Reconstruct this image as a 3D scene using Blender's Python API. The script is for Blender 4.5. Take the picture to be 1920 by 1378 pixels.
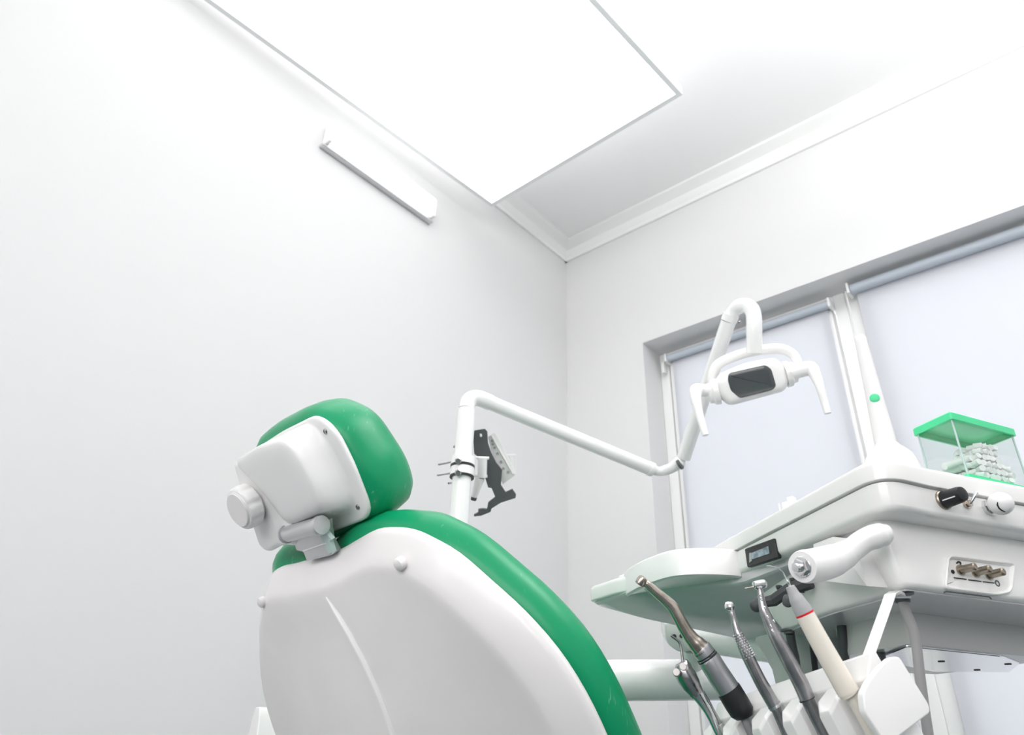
import bpy, bmesh, math, random
from mathutils import Vector, Matrix
random.seed(7)
S_ = bpy.context.scene
for o in list(bpy.data.objects): bpy.data.objects.remove(o)
COL = S_.collection
# ---------------------------------------------------------------- camera
F = 1320.0; CX, CY = 960.0, 689.0
RM = Matrix(((0.75877982, 0.65064375, 0.03026382), (0.29294042, -0.38238831, 0.87633617), (0.58175518, -0.65608071, -0.48074839)))
CAM = Vector((0, 0, 0.8))
cd = bpy.data.cameras.new('camera'); cam = bpy.data.objects.new('camera', cd); COL.objects.link(cam)
cd.sensor_width = 36; cd.lens = 36 * F / 1920; cd.clip_start = .02
cam.matrix_world = Matrix.Translation(CAM) @ RM.transposed().to_4x4()
cd.dof.use_dof = True; cd.dof.focus_distance = .9; cd.dof.aperture_fstop = 9
S_.camera = cam
# ---------------------------------------------------------------- light
S_.view_settings.view_transform = 'Standard'; S_.view_settings.look = 'None'
S_.view_settings.gamma = 1; S_.view_settings.use_curve_mapping = False
S_.view_settings.exposure = 0.0
w = bpy.data.worlds.new('sky'); S_.world = w; w.use_nodes = True
bg = w.node_tree.nodes['Background']; bg.inputs[0].default_value = (.97, .98, 1, 1); bg.inputs[1].default_value = 1.75
def area(name, loc, rot, sx, sy, power, col=(1, 1, 1)):
    l = bpy.data.lights.new(name, 'AREA'); l.shape = 'RECTANGLE'; l.size = sx; l.size_y = sy; l.energy = power; l.color = col
    o = bpy.data.objects.new(name, l); COL.objects.link(o); o.location = loc; o.rotation_euler = rot; return o
PANEL_E = 1.45; LAMP_E = 1.5
area('added_rear_fill', (.6, -2.28, 2.0), (math.radians(-90), 0, math.radians(180)), 3.4, 1.4, 43, (1, .985, .975))  # added soft light behind the camera, brightens the sides facing it
area('added_down_fill', (1.2, .7, 2.78), (0, 0, 0), 1.3, 1.3, 10)  # added downward fill, out of view, no lamp hangs here
area('added_ceiling_fill', (.55, .95, 2.62), (math.radians(180), 0, 0), .8, .8, 50)  # added upward fill to brighten the ceiling, with no fixture behind it
# ---------------------------------------------------------------- helpers
def ray(px, py): return RM.transposed() @ Vector(((px - CX) / F, -(py - CY) / F, -1))
def at(px, py, d): return CAM + ray(px, py) * d
def hit(px, py, P, N):
    r = ray(px, py); N = Vector(N); return CAM + r * ((Vector(P) - CAM).dot(N) / r.dot(N))
def hz(px, py, z): return hit(px, py, (0, 0, z), (0, 0, 1))
Z = Vector((0, 0, 1))
def V(*a): return Vector(a)

def rnd(pts, r, n=5):
    """round the corners of a closed 2-D polygon; r one radius or one per corner"""
    out = []; N = len(pts)
    for i in range(N):
        p = Vector(pts[i]); a = Vector(pts[i - 1]) - p; b = Vector(pts[(i + 1) % N]) - p
        rr = r[i] if isinstance(r, (list, tuple)) else r
        rr = min(rr, a.length * .49, b.length * .49)
        if rr < 1e-5: out.append(p); continue
        a = p + a.normalized() * rr; b = p + b.normalized() * rr
        for k in range(n + 1):
            t = k / n; out.append(a * (1 - t) ** 2 + p * 2 * t * (1 - t) + b * t * t)
    return out
def rect(x0, y0, x1, y1, r=0, n=5):
    return rnd([(x0, y0), (x1, y0), (x1, y1), (x0, y1)], r, n) if r else [Vector(p) for p in ((x0, y0), (x1, y0), (x1, y1), (x0, y1))]
def sarea(p): return sum(p[i - 1].x * p[i].y - p[i].x * p[i - 1].y for i in range(len(p))) / 2
def catmull(pts, n, closed=False):
    P = [Vector(p) for p in pts]; out = []; N = len(P)
    for i in range(N if closed else N - 1):
        g = (lambda k: P[k % N]) if closed else (lambda k: P[min(max(k, 0), N - 1)])
        p0, p1, p2, p3 = g(i - 1), g(i), g(i + 1), g(i + 2)
        for k in range(n):
            t = k / n
            out.append(.5 * ((2 * p1) + (p2 - p0) * t + (2 * p0 - 5 * p1 + 4 * p2 - p3) * t * t + (3 * p1 - p0 - 3 * p2 + p3) * t ** 3))
    if not closed: out.append(P[-1])
    return out
def inset(pts, d):
    """move a closed outline inwards by d"""
    s = 1 if sarea(pts) > 0 else -1; out = []; N = len(pts)
    for i in range(N):
        p = pts[i]; a = (p - pts[i - 1]); b = (pts[(i + 1) % N] - p)
        if a.length < 1e-7: a = b
        if b.length < 1e-7: b = a
        a = a.normalized(); b = b.normalized()
        na = Vector((-a.y, a.x)) * s; nb = Vector((-b.y, b.x)) * s
        m = na + nb
        m = m.normalized() if m.length > 1e-6 else na
        c = max(.45, m.dot(na)); out.append(p + m * (d / c))
    return out
def fil(w0, w1, r0, r1=None, n=5):
    """(inset, height) levels of a slab with rounded rims r0 (at w0) and r1 (at w1)"""
    if r1 is None: r1 = r0
    s = 1 if w1 > w0 else -1; L = []
    if r0:
        for k in range(n + 1):
            a = k / n * math.pi / 2; L.append((r0 * (1 - math.sin(a)), w0 + s * r0 * (1 - math.cos(a))))
    else: L.append((0, w0))
    if r1:
        for k in range(n + 1):
            a = k / n * math.pi / 2; L.append((r1 * (1 - math.cos(a)), w1 - s * r1 * (1 - math.sin(a))))
    else: L.append((0, w1))
    return L

class MB:
    def __init__(s): s.bm = bmesh.new()
    def rings(s, R, closed=True, cap0=True, cap1=True):
        vs = [[s.bm.verts.new(p) for p in r] for r in R]; n = len(vs[0])
        for a, b in zip(vs, vs[1:]):
            for i in range(n if closed else n - 1):
                j = (i + 1) % n
                try: s.bm.faces.new((a[i], a[j], b[j], b[i]))
                except ValueError: pass
        if closed and cap0: s.bm.faces.new(vs[0][::-1])
        if closed and cap1: s.bm.faces.new(vs[-1])
        return s
    def stack(s, fr, pts, levels, dome=None):
        O, U, W, N = fr; R = []
        pts = [Vector(p) for p in pts]
        for ins, h in levels:
            q = inset(pts, ins) if ins else pts
            R.append([O + U * p.x + W * p.y + N * h for p in q])
        return s.rings(R)
    def loft2(s, fr, secs):
        O, U, W, N = fr
        return s.rings([[O + U * p[0] + W * p[1] + N * h for p in q] for q, h in secs])
    def box(s, O, U, W, N, x, y, z, r=0):
        """box spanning x=(x0,x1) etc. in the frame"""
        O = Vector(O)
        return s.stack((O, Vector(U), Vector(W), Vector(N)), rect(x[0], y[0], x[1], y[1], r, 3), fil(z[0], z[1], min(r, abs(z[1] - z[0]) * .45), n=3) if r else [(0, z[0]), (0, z[1])])
    def wbox(s, a, b, r=0): return s.box((0, 0, 0), V(1, 0, 0), V(0, 1, 0), Z, (a[0], b[0]), (a[1], b[1]), (a[2], b[2]), r)
    def tube(s, pts, rad, seg=20, smooth=0, round_end=False, flat=1.0, side=None):
        P = [Vector(p) for p in pts]
        if isinstance(rad, (int, float)): rad = [rad] * len(P)
        if smooth:
            Q = catmull([(p.x, p.y, p.z) for p in P], smooth)
            r2 = []
            for i in range(len(P) - 1):
                for k in range(smooth):
                    t = k / smooth; t = t * t * (3 - 2 * t); r2.append(rad[i] * (1 - t) + rad[i + 1] * t)
            r2.append(rad[-1]); P, rad = Q, r2
        if round_end:
            for e in (0, -1):
                p = P[e]; q = P[1 if e == 0 else -2]; d = (p - q).normalized(); r = rad[e]
                ext = [(p + d * r * math.sin(a) * .8, r * math.cos(a)) for a in (math.radians(30), math.radians(55), math.radians(75), math.radians(88))]
                if e == 0: P = [x[0] for x in ext[::-1]] + P; rad = [x[1] for x in ext[::-1]] + rad
                else: P = P + [x[0] for x in ext]; rad = rad + [x[1] for x in ext]
        T = []
        for i in range(len(P)):
            a = P[max(0, i - 1)]; b = P[min(len(P) - 1, i + 1)]; d = b - a
            T.append(d.normalized() if d.length > 1e-9 else T[-1])
        n = Vector(side) if side else (V(0, 0, 1) if abs(T[0].z) < .9 else V(1, 0, 0))
        R = []
        for i in range(len(P)):
            n = (n - T[i] * n.dot(T[i])).normalized(); b = T[i].cross(n)
            R.append([P[i] + (n * math.cos(2 * math.pi * k / seg) * flat + b * math.sin(2 * math.pi * k / seg)) * rad[i] for k in range(seg)])
        return s.rings(R)
    def lathe(s, O, A, prof, seg=28, ref=None, sq=1.0):
        O = Vector(O); A = Vector(A).normalized(); n = Vector(ref) if ref else (V(0, 0, 1) if abs(A.z) < .9 else V(1, 0, 0))
        n = (n - A * n.dot(A)).normalized(); b = A.cross(n)
        return s.rings([[O + A * t + (n * math.cos(2 * math.pi * k / seg) + b * math.sin(2 * math.pi * k / seg) * sq) * max(r, 1e-5) for k in range(seg)] for t, r in prof])
    def build(s, name, mat, parent=None, angle=35, bevel=0, sub=0):
        bm = s.bm; bmesh.ops.recalc_face_normals(bm, faces=bm.faces)
        base = parent.location if parent else None
        if parent and parent.parent: base = parent.location + parent.parent.location
        vs = [v.co for v in bm.verts]
        if parent is None:
            mn = Vector((min(v.x for v in vs), min(v.y for v in vs), min(v.z for v in vs))); mx = Vector((max(v.x for v in vs), max(v.y for v in vs), max(v.z for v in vs)))
            loc = Vector(((mn.x + mx.x) / 2, (mn.y + mx.y) / 2, mn.z)); off = loc
        else: off = base; loc = Vector((0, 0, 0))
        bmesh.ops.translate(bm, verts=bm.verts, vec=-off)
        me = bpy.data.meshes.new(name); bm.to_mesh(me); bm.free()
        me.materials.append(mat); me.shade_smooth(); me.set_sharp_from_angle(angle=math.radians(angle))
        o = bpy.data.objects.new(name, me); COL.objects.link(o); o.location = loc
        if parent: o.parent = parent
        if bevel:
            m = o.modifiers.new('bevel', 'BEVEL'); m.width = bevel; m.segments = 2; m.limit_method = 'ANGLE'; m.harden_normals = False
        if sub: m = o.modifiers.new('sub', 'SUBSURF'); m.levels = sub; m.render_levels = sub
        return o
def thing(name, label, cat, loc, group=None):
    o = bpy.data.objects.new(name, None); COL.objects.link(o); o.location = loc; o.empty_display_size = .05
    return tag(o, label, cat, group)
def tag(o, label=None, cat=None, group=None, kind=None):
    if label: o['label'] = label
    if cat: o['category'] = cat
    if group: o['group'] = group
    if kind: o['kind'] = kind
    return o
def structure(o, label=None): o['kind'] = 'structure'; return tag(o, label)

# ---------------------------------------------------------------- materials
def mat(name, col, rough=.4, metal=0, coat=0, trans=0, ior=1.45, emis=None, es=0, bump=0, bscale=40, var=0, vscale=6, spec=.5):
    m = bpy.data.materials.new(name); m.use_nodes = True; nt = m.node_tree; b = nt.nodes['Principled BSDF']
    b.inputs['Base Color'].default_value = (*col, 1); b.inputs['Roughness'].default_value = rough; b.inputs['Metallic'].default_value = metal
    b.inputs['Coat Weight'].default_value = coat; b.inputs['Coat Roughness'].default_value = .08
    b.inputs['Transmission Weight'].default_value = trans; b.inputs['IOR'].default_value = ior
    b.inputs['Specular IOR Level'].default_value = spec
    if emis: b.inputs['Emission Color'].default_value = (*emis, 1); b.inputs['Emission Strength'].default_value = es
    tc = nt.nodes.new('ShaderNodeTexCoord')
    if bump:
        n = nt.nodes.new('ShaderNodeTexNoise'); n.inputs['Scale'].default_value = bscale; n.inputs['Detail'].default_value = 3
        bp = nt.nodes.new('ShaderNodeBump'); bp.inputs['Strength'].default_value = bump; bp.inputs['Distance'].default_value = .002
        nt.links.new(tc.outputs['Object'], n.inputs['Vector']); nt.links.new(n.outputs[0], bp.inputs['Height']); nt.links.new(bp.outputs[0], b.inputs['Normal'])
    if var:
        n = nt.nodes.new('ShaderNodeTexNoise'); n.inputs['Scale'].default_value = vscale; n.inputs['Detail'].default_value = 5
        r = nt.nodes.new('ShaderNodeValToRGB'); r.color_ramp.elements[0].position = .35; r.color_ramp.elements[1].position = .62
        r.color_ramp.elements[0].color = (*[c * (1 - var) for c in col], 1); r.color_ramp.elements[1].color = (*col, 1)
        nt.links.new(tc.outputs['Object'], n.inputs['Vector']); nt.links.new(n.outputs[0], r.inputs[0]); nt.links.new(r.outputs[0], b.inputs['Base Color'])
    return m
M = {}
M['wall'] = mat('wall_paint', (.75, .745, .745), .65, bump=.05, bscale=180)
M['ceil'] = mat('ceiling_paint', (.93, .93, .93), .7, bump=.03, bscale=120)
M['trim'] = mat('trim_paint', (.88, .88, .87), .4)
M['floor'] = mat('floor_vinyl', (.08, .112, .116), .35, var=.15, vscale=9)
M['plastic'] = mat('white_plastic', (.90, .885, .88), .28, coat=.25)
M['shell'] = mat('chair_shell_plastic', (.90, .865, .865), .32, coat=.3, var=.05, vscale=5)
M['paint'] = mat('white_painted_metal', (.88, .875, .87), .22, coat=.4)
M['unit'] = mat('unit_enamel', (.89, .88, .865), .22, coat=.4, var=.03, vscale=8)
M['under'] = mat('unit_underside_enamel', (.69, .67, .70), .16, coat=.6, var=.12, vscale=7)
M['green'] = mat('green_vinyl', (.003, .30, .125), .34, coat=.08, bump=.12, bscale=60, spec=.4)
def scuff(m):
    nt = m.node_tree; b = nt.nodes['Principled BSDF']; tc = nt.nodes.new('ShaderNodeTexCoord'); mp = nt.nodes.new('ShaderNodeMapping'); mp.inputs['Scale'].default_value = (220, 220, 40); mp.inputs['Rotation'].default_value = (.6, .5, .4)
    n = nt.nodes.new('ShaderNodeTexNoise'); n.inputs['Scale'].default_value = 1; n.inputs['Detail'].default_value = 2; n2 = nt.nodes.new('ShaderNodeTexNoise'); n2.inputs['Scale'].default_value = 14
    r = nt.nodes.new('ShaderNodeMapRange'); r.inputs[1].default_value = .64; r.inputs[2].default_value = .72; r2 = nt.nodes.new('ShaderNodeMapRange'); r2.inputs[1].default_value = .53; r2.inputs[2].default_value = .62
    mu = nt.nodes.new('ShaderNodeMath'); mu.operation = 'MULTIPLY'; mu2 = nt.nodes.new('ShaderNodeMath'); mu2.operation = 'MULTIPLY'; mu2.inputs[1].default_value = .35
    mx = nt.nodes.new('ShaderNodeMix'); mx.data_type = 'RGBA'; mx.inputs[6].default_value = b.inputs['Base Color'].default_value; mx.inputs[7].default_value = (.25, .6, .45, 1)
    L = nt.links.new; L(tc.outputs['Object'], mp.inputs[0]); L(mp.outputs[0], n.inputs['Vector']); L(tc.outputs['Object'], n2.inputs['Vector']); L(n.outputs[0], r.inputs[0]); L(n2.outputs[0], r2.inputs[0])
    L(r.outputs[0], mu.inputs[0]); L(r2.outputs[0], mu.inputs[1]); L(mu.outputs[0], mu2.inputs[0]); L(mu2.outputs[0], mx.inputs[0]); L(mx.outputs[2], b.inputs['Base Color'])
scuff(M['green'])
M['greenp'] = mat('green_plastic', (.08, .72, .33), .35)
M['black'] = mat('black_plastic', (.015, .015, .017), .45)
M['dark'] = mat('dark_grey_metal', (.10, .105, .11), .5)
M['charcoal'] = mat('charcoal_rubber', (.06, .062, .066), .5)
M['chrome'] = mat('chrome', (.75, .75, .76), .12, metal=1)
M['steel'] = mat('brushed_steel', (.46, .45, .46), .26, metal=1, var=.25, vscale=60)
M['bronze'] = mat('worn_nickel', (.56, .49, .43), .22, metal=1, var=.3, vscale=50)
M['satin'] = mat('satin_aluminium', (.5, .5, .52), .38, metal=1)
M['pinm'] = mat('brass_pin', (.36, .31, .25), .3, metal=1)
M['cream'] = mat('cream_plastic', (.86, .80, .71), .35, coat=.2, var=.04, vscale=12)
M['grey'] = mat('grey_plastic', (.42, .42, .43), .4)
M['hose'] = mat('grey_hose', (.26, .26, .27), .4)
M['dhose'] = mat('dark_hose', (.07, .075, .08), .45)
M['silver'] = mat('silver_paint', (.62, .62, .63), .3, metal=.6)
M['red'] = mat('red_plastic', (.7, .01, .02), .4)
M['cotton'] = mat('cotton', (.93, .92, .92), .95, bump=.3, bscale=300)
M['cordwhite'] = mat('white_cord', (.8, .8, .78), .6)
M['lens'] = mat('lamp_window_smoked', (.07, .075, .08), .2, coat=.5)
M['lampon'] = mat('lit_ceiling_panel', (.9, .9, .9), .5, emis=(1, 1, 1), es=PANEL_E)
M['tubeon'] = mat('lit_diffuser', (.9, .9, .9), .5, emis=(.97, .99, 1), es=LAMP_E)
M['blindtube'] = mat('blind_tube_grey', (.50, .55, .61), .4)
M['lcd'] = mat('level_display', (.32, .42, .48), .2, var=.5, vscale=90)
def clearmat(name, tint, a):
    m = bpy.data.materials.new(name); m.use_nodes = True; nt = m.node_tree; nt.nodes.clear()
    o = nt.nodes.new('ShaderNodeOutputMaterial'); t = nt.nodes.new('ShaderNodeBsdfTransparent'); g = nt.nodes.new('ShaderNodeBsdfGlossy'); x = nt.nodes.new('ShaderNodeMixShader')
    t.inputs[0].default_value = (*tint, 1); g.inputs['Roughness'].default_value = .04; x.inputs[0].default_value = a
    nt.links.new(t.outputs[0], x.inputs[1]); nt.links.new(g.outputs[0], x.inputs[2]); nt.links.new(x.outputs[0], o.inputs[0]); return m
M['glass'] = clearmat('window_glass', (.97, .99, .98), .06)
M['acryl'] = clearmat('clear_acrylic', (.97, .985, .98), .07)
M['acryledge'] = mat('acrylic_edge', (.52, .66, .63), .15, spec=.6)
def fabricmat():
    m = bpy.data.materials.new('blind_fabric'); m.use_nodes = True; nt = m.node_tree; nt.nodes.clear()
    o = nt.nodes.new('ShaderNodeOutputMaterial'); t = nt.nodes.new('ShaderNodeBsdfTranslucent'); g = nt.nodes.new('ShaderNodeBsdfDiffuse'); x = nt.nodes.new('ShaderNodeMixShader')
    t.inputs[0].default_value = (.84, .845, .88, 1); g.inputs[0].default_value = (.8, .8, .83, 1); x.inputs[0].default_value = .45
    nt.links.new(t.outputs[0], x.inputs[1]); nt.links.new(g.outputs[0], x.inputs[2]); nt.links.new(x.outputs[0], o.inputs[0]); return m
M['fabric'] = fabricmat()

# ================================================================ THE ROOM
XL, YW, ZC = -1.814, 2.453, 3.2; XR, YB = 3.0, -2.4
def sbox(name, a, b, m, r=0): return structure(MB().wbox(a, b, r).build(name, m))
sbox('floor', (XL - .1, YB - .1, -.1), (XR + .1, YW + .5, 0), M['floor'])
sbox('ceiling', (XL - .1, YB - .1, ZC), (XR + .1, YW + .5, ZC + .1), M['ceil'])
sbox('wall_left', (XL - .1, YB - .1, 0), (XL, YW + .3, ZC), M['wall'])
sbox('wall_right', (XR, YB - .1, 0), (XR + .1, YW + .3, ZC), M['wall'])
WX0, WX1, WZ0, WZ1 = -1.384, 2.1, .35, 2.461
m = MB()
m.wbox((XL, YW, 0), (WX0, YW + .3, ZC)); m.wbox((WX1, YW, 0), (XR, YW + .3, ZC))
m.wbox((WX0, YW, WZ1), (WX1, YW + .3, ZC)); m.wbox((WX0, YW, 0), (WX1, YW + .3, WZ0))
structure(m.build('wall_front', M['wall']))
m = MB()
m.wbox((XL, YB - .1, 0), (-1.2, YB, ZC)); m.wbox((2.4, YB - .1, 0), (XR, YB, ZC)); m.wbox((-1.2, YB - .1, 2.75), (2.4, YB, ZC)); m.wbox((-1.2, YB - .1, 0), (2.4, YB, .8))
structure(m.build('wall_back', M['wall']))
# crown moulding: a stepped profile run along two walls
prof = [(0, 0), (0, -.085), (.012, -.085), (.016, -.07), (.03, -.05), (.034, -.038), (.052, -.024), (.07, -.018), (.078, -.012), (.078, 0)]
m = MB(); m.rings([[V(XL + a, y, ZC + b) for a, b in prof] for y in (YB, YW)]); structure(m.build('trim_1', M['trim'], angle=20))
m = MB(); m.rings([[V(x, YW - a, ZC + b) for a, b in prof] for x in (XL, XR)]); structure(m.build('trim_2', M['trim'], angle=20))
sbox('baseboard_left', (XL, YB, 0), (XL + .015, YW, .09), M['trim']); sbox('baseboard_front', (XL, YW - .015, 0), (XR, YW, .09), M['trim'])
# windows: frame, sash, glass
YF = 2.60
def window(name, x0, x1):
    f = MB(); t = .045
    f.wbox((x0, YF, WZ0), (x0 + t, YF + .07, WZ1), .004); f.wbox((x1 - t, YF, WZ0), (x1, YF + .07, WZ1), .004)
    f.wbox((x0 + t, YF, WZ1 - t), (x1 - t, YF + .07, WZ1), .004); f.wbox((x0 + t, YF, WZ0), (x1 - t, YF + .07, WZ0 + t), .004)
    i = t + .012; s = .04
    f.wbox((x0 + i, YF - .012, WZ0 + i), (x0 + i + s, YF + .05, WZ1 - i), .004); f.wbox((x1 - i - s, YF - .012, WZ0 + i), (x1 - i, YF + .05, WZ1 - i), .004)
    f.wbox((x0 + i + s, YF - .012, WZ1 - i - s), (x1 - i - s, YF + .05, WZ1 - i), .004); f.wbox((x0 + i + s, YF - .012, WZ0 + i), (x1 - i - s, YF + .05, WZ0 + i + s), .004)
    fo = structure(f.build(name, M['trim']))
    g = MB().wbox((x0 + i + s - .005, YF + .02, WZ0 + i + s - .005), (x1 - i - s + .005, YF + .026, WZ1 - i - s + .005)).build('glass_pane', M['glass'], fo)
    return fo
window('window_1', WX0, -.545); window('window_2', -.545, WX1)
def blind(x0, x1, y, zt, zb, label, rad, chain):
    t = thing('roller_blind', label, 'roller blind', ((x0 + x1) / 2, y, zb), 'roller blinds on the window')
    MB().tube([(x0, y, zt), (x1, y, zt)], rad, 24).build('blind_tube', M['blindtube'], t)
    MB().wbox((x0 + .012, y + rad - .003, zb), (x1 - .012, y + rad - .002, zt)).build('fabric', M['fabric'], t)
    MB().wbox((x0 + .01, y + rad - .008, zb - .012), (x1 - .01, y + rad + .004, zb + .006), .003).build('bottom_bar', M['trim'], t)
    for x in (x0 - .012, x1):
        b = MB(); b.wbox((x, y - rad - .004, zt - rad - .004), (x + .010, y + rad + .01, zt + rad + .004), .003); b.build('bracket', M['trim'], t)
    if chain: MB().tube([(x0 - .02, y - .004, zt), (x0 - .021, y - .006, zt - .9)], .0022, 8).build('pull_cord', M['cordwhite'], t)
    return t
blind(-1.318, -.60, 2.562, 2.405, .42, 'white roller blind on the narrow left window, behind the operating lamp', .017, False)
blind(-.505, 2.05, 2.545, 2.425, .42, 'wide white roller blind on the right window, behind the cotton roll box', .020, True)
b = MB().wbox((-1.360, 2.565, 2.345), (-1.345, 2.5875, 2.40), .003).build('window_restrictor', M['trim'])
tag(b, 'small white catch at the top left corner of the left window frame', 'catch')
# ceiling light panel (a suspended slab)
t = thing('ceiling_light_panel', 'large square glowing white light panel with a pale grey rim hanging under the ceiling', 'ceiling light', (-1.25, .75, 2.94))
quad = [Vector(p) for p in ((-1.692, 1.734), (-.735, 1.722), (-.86, -.15), (-1.79, -.15))]
fr = (V(0, 0, 2.94), V(1, 0, 0), V(0, 1, 0), Z)
m = MB(); qi = inset(quad, .018)
R = [[V(p.x, p.y, z) for p in q] for q, z in ((qi, 2.944), (qi, 2.94), (quad, 2.94), (quad, 2.985))]
m.rings(R, cap0=False).build('frame', mat('panel_rim', (.80, .81, .81), .5), t)
MB().stack(fr, qi, [(0, .0025), (0, .01)]).build('diffuser', M['lampon'], t)
MB().stack(fr, inset(quad, .05), [(0, .046), (0, .05)]).build('top_diffuser', M['lampon'], t)
for x, y in ((-1.45, 1.5), (-.98, 1.5), (-1.5, 0), (-1.05, 0)):
    MB().tube([(x, y, 2.985), (x, y, 3.2)], .004, 8).build('suspension_rod', M['silver'], t)
# wall lamp
t = thing('wall_lamp', 'slim linear white lamp glowing on the left wall below the ceiling panel', 'wall lamp', (XL, 1.21, 2.74))
m = MB(); m.wbox((XL, .95, 2.745), (XL + .02, 1.47, 2.84), .004); m.wbox((XL, .93, 2.738), (XL + .026, 1.488, 2.752), .004); m.build('housing', M['silver'], t)
for y in (.938, 1.466): MB().wbox((XL, y, 2.75), (XL + .05, y + .014, 2.845), .005).build('end_cap', M['plastic'], t)
MB().stack((V(XL, .953, 2.80), V(1, 0, 0), V(0, 0, 1), V(0, 1, 0)), rect(0.021, -.040, .055, .044, .017), [(0, 0), (0, .512)]).build('diffuser', M['tubeon'], t)

# ================================================================ DENTAL CHAIR
K = .84
a6 = math.radians(6)
RV = V(math.cos(a6), -math.sin(a6), 0); F0 = V(math.sin(a6), math.cos(a6), 0)
def cframe(px, py, d, tdeg):
    t = math.radians(tdeg); S = F0 * math.sin(t) - Z * math.cos(t); B = -F0 * math.cos(t) - Z * math.sin(t)
    return at(px, py, d * K), RV * K, S * K, B * K        # frame scaled to the chair's size
BACK = cframe(627, 1034, 1.24, 35); HEAD = cframe(600, 880, 1.25, 38)
chair = thing('dental_chair', 'reclined dental chair with green vinyl cushions and white plastic back shell', 'dental chair', (BACK[0].x + .15, BACK[0].y + .55, 0))
def P(fr, x, y, h=0): return fr[0] + fr[1] * x + fr[2] * y + fr[3] * h
half = [(0, .000), (.045, -.003), (.085, -.008), (.144, -.014), (.189, -.008), (.229, .003), (.262, .022), (.306, .055), (.349, .106), (.389, .158), (.421, .217), (.438, .28), (.443, .35), (.438, .43), (.41, .52), (.34, .58), (.2, .612)]
rimpts = half + [(0, .62)] + [(-x, y + .014 * math.exp(-((x - .13) / .06) ** 2) * (y < .1)) for x, y in half[:0:-1]]
rim = catmull(rimpts, 3, True)
# cushion
g = [(.05, .004), (.03, .0), (.012, -.008), (.002, -.020), (-.005, -.036), (-.006, -.05), (-.001, -.066), (.012, -.080), (.03, -.091), (.07, -.098), (.12, -.100)]
def cush(q):
    k = math.exp(-((q.x + .20) / .07) ** 2) * (1 if q.y < .1 else 0); j = math.exp(-((q.x - .05) / .09) ** 2) * (1 if q.y < .1 else 0); return Vector((q.x - .02 * k, q.y - .030 * k - .023 * j))
m = MB(); m.stack(BACK, [cush(q) for q in rim], g).build('back_cushion', M['green'], chair, angle=60)
# shell: rim flange, sloped band, domed face with a ridge
def crease(y):
    t = min(1, max(0, (y - .06) / .24)); return .005 + .088 * (1 - (1 - t) ** 2)
def shell_mesh():
    m = MB(); R = []
    c = Vector((0, .34))
    for ins, h in ((.004, -.008), (0, -.002), (.0, .004), (.006, .012), (.018, .023), (.032, .034), (.042, .040), (.048, .042)):
        R.append([(q, h) for q in inset(rim, ins)])
    base = inset(rim, .048)
    for f in (.97, .93, .87, .78, .66, .5, .33, .16, .04):
        R.append([(Vector((q.x * f, c.y + (q.y - c.y) * f)), None) for q in base])
    out = []
    for ring in R:
        o = []
        for q, h in ring:
            k = min(1, max(0, 1 - abs(q.x) / .41))
            bul = .050 * (1 - math.cos(k * math.pi)) / 2 * min(1, max(0, (q.y - .01) / .30))
            if h is None: h = .042
            w = min(1, h / .042) if h > 0 else 0
            xc = crease(q.y); cr = -.005 * w * min(1, max(0, (q.y - .07) / .05)) * (1 / (1 + math.exp((q.x - xc) / .004))) * min(1, max(0, (.30 + q.x) / .15))
            o.append(P(BACK, q.x, q.y, h + bul * w + cr))
        out.append(o)
    m.rings(out)
    return m
shell = shell_mesh().build('back_shell', M['shell'], chair, angle=50)
# thin raised rib along the crease
rb = []
for i in range(15):
    y = .062 + i * .034; x = crease(y)
    k = 1 - abs(x) / .41; bul = .050 * (1 - math.cos(k * math.pi)) / 2 * min(1, max(0, (y - .01) / .30))
    rb.append(P(BACK, x, y, .0425 + bul - .001))
MB().tube(rb, [.0018] + [.0052 * K] * 13 + [.003], 10).build('rib', M['plastic'], shell)
for px, py in ((748, 1058), (490, 1130)):
    c = hit(px, py, P(BACK, 0, 0, .046), BACK[3]); B = BACK[3].normalized()
    MB().lathe(c - B * .006, B, [(0, .0086), (.006, .0086), (.0085, .0078), (.0105, .005), (.0112, .001)]).build('screw_cap', M['shell'], shell)
# headrest: cushion, cover with raised housing, arm, knob, hinge
hc = rnd([(-.192, -.105), (-.10, -.112), (.03, -.108), (.095, -.06), (.12, .05), (.10, .115), (.0, .128), (-.19, .128)], [.06, .03, .07, .06, .05, .05, .04, .05], 6)
hl = [(.03, .006), (.012, .0), (.002, -.012), (-.004, -.03), (-.004, -.062), (0, -.085), (.012, -.102), (.03, -.112), (.06, -.118), (.085, -.12)]
head = MB().stack(HEAD, hc, hl).build('headrest_cushion', M['green'], chair, angle=60)
cv = rnd([(-.172, -.088), (-.05, -.092), (.068, -.088), (.098, -.05), (.104, .04), (.092, .110), (-.172, .114), (-.174, .01)], [.03, .02, .045, .04, .04, .045, .04, .02], 6)
n = len(cv)
hb = rnd([(-.150, -.080), (-.05, -.083), (.036, -.072), (.050, -.03), (.058, .02), (.050, .058), (-.068, .064), (-.100, -.012)], [.03, .02, .03, .02, .02, .03, .035, .03], 6)
fl = lambda f: [cv[i] * (1 - f) + hb[i] * f for i in range(n)]
def sc_(q, f):
    c = sum(q, Vector((0, 0))) / len(q); return [c + (p - c) * f for p in q]
secs = [(inset(cv, .003), -.004), (cv, .000), (cv, .004), (inset(cv, .002), .007), (inset(cv, .006), .009), (fl(.42), .0095), (fl(.52), .013), (fl(.60), .022), (fl(.72), .038), (fl(.84), .052), (fl(.93), .060), (hb, .063), (sc_(hb, .93), .0655), (sc_(hb, .8), .067), (sc_(hb, .5), .0675), (sc_(hb, .2), .0675)]
cover = MB().loft2(HEAD, secs).build('headrest_cover', M['plastic'], chair, angle=60)
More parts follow.
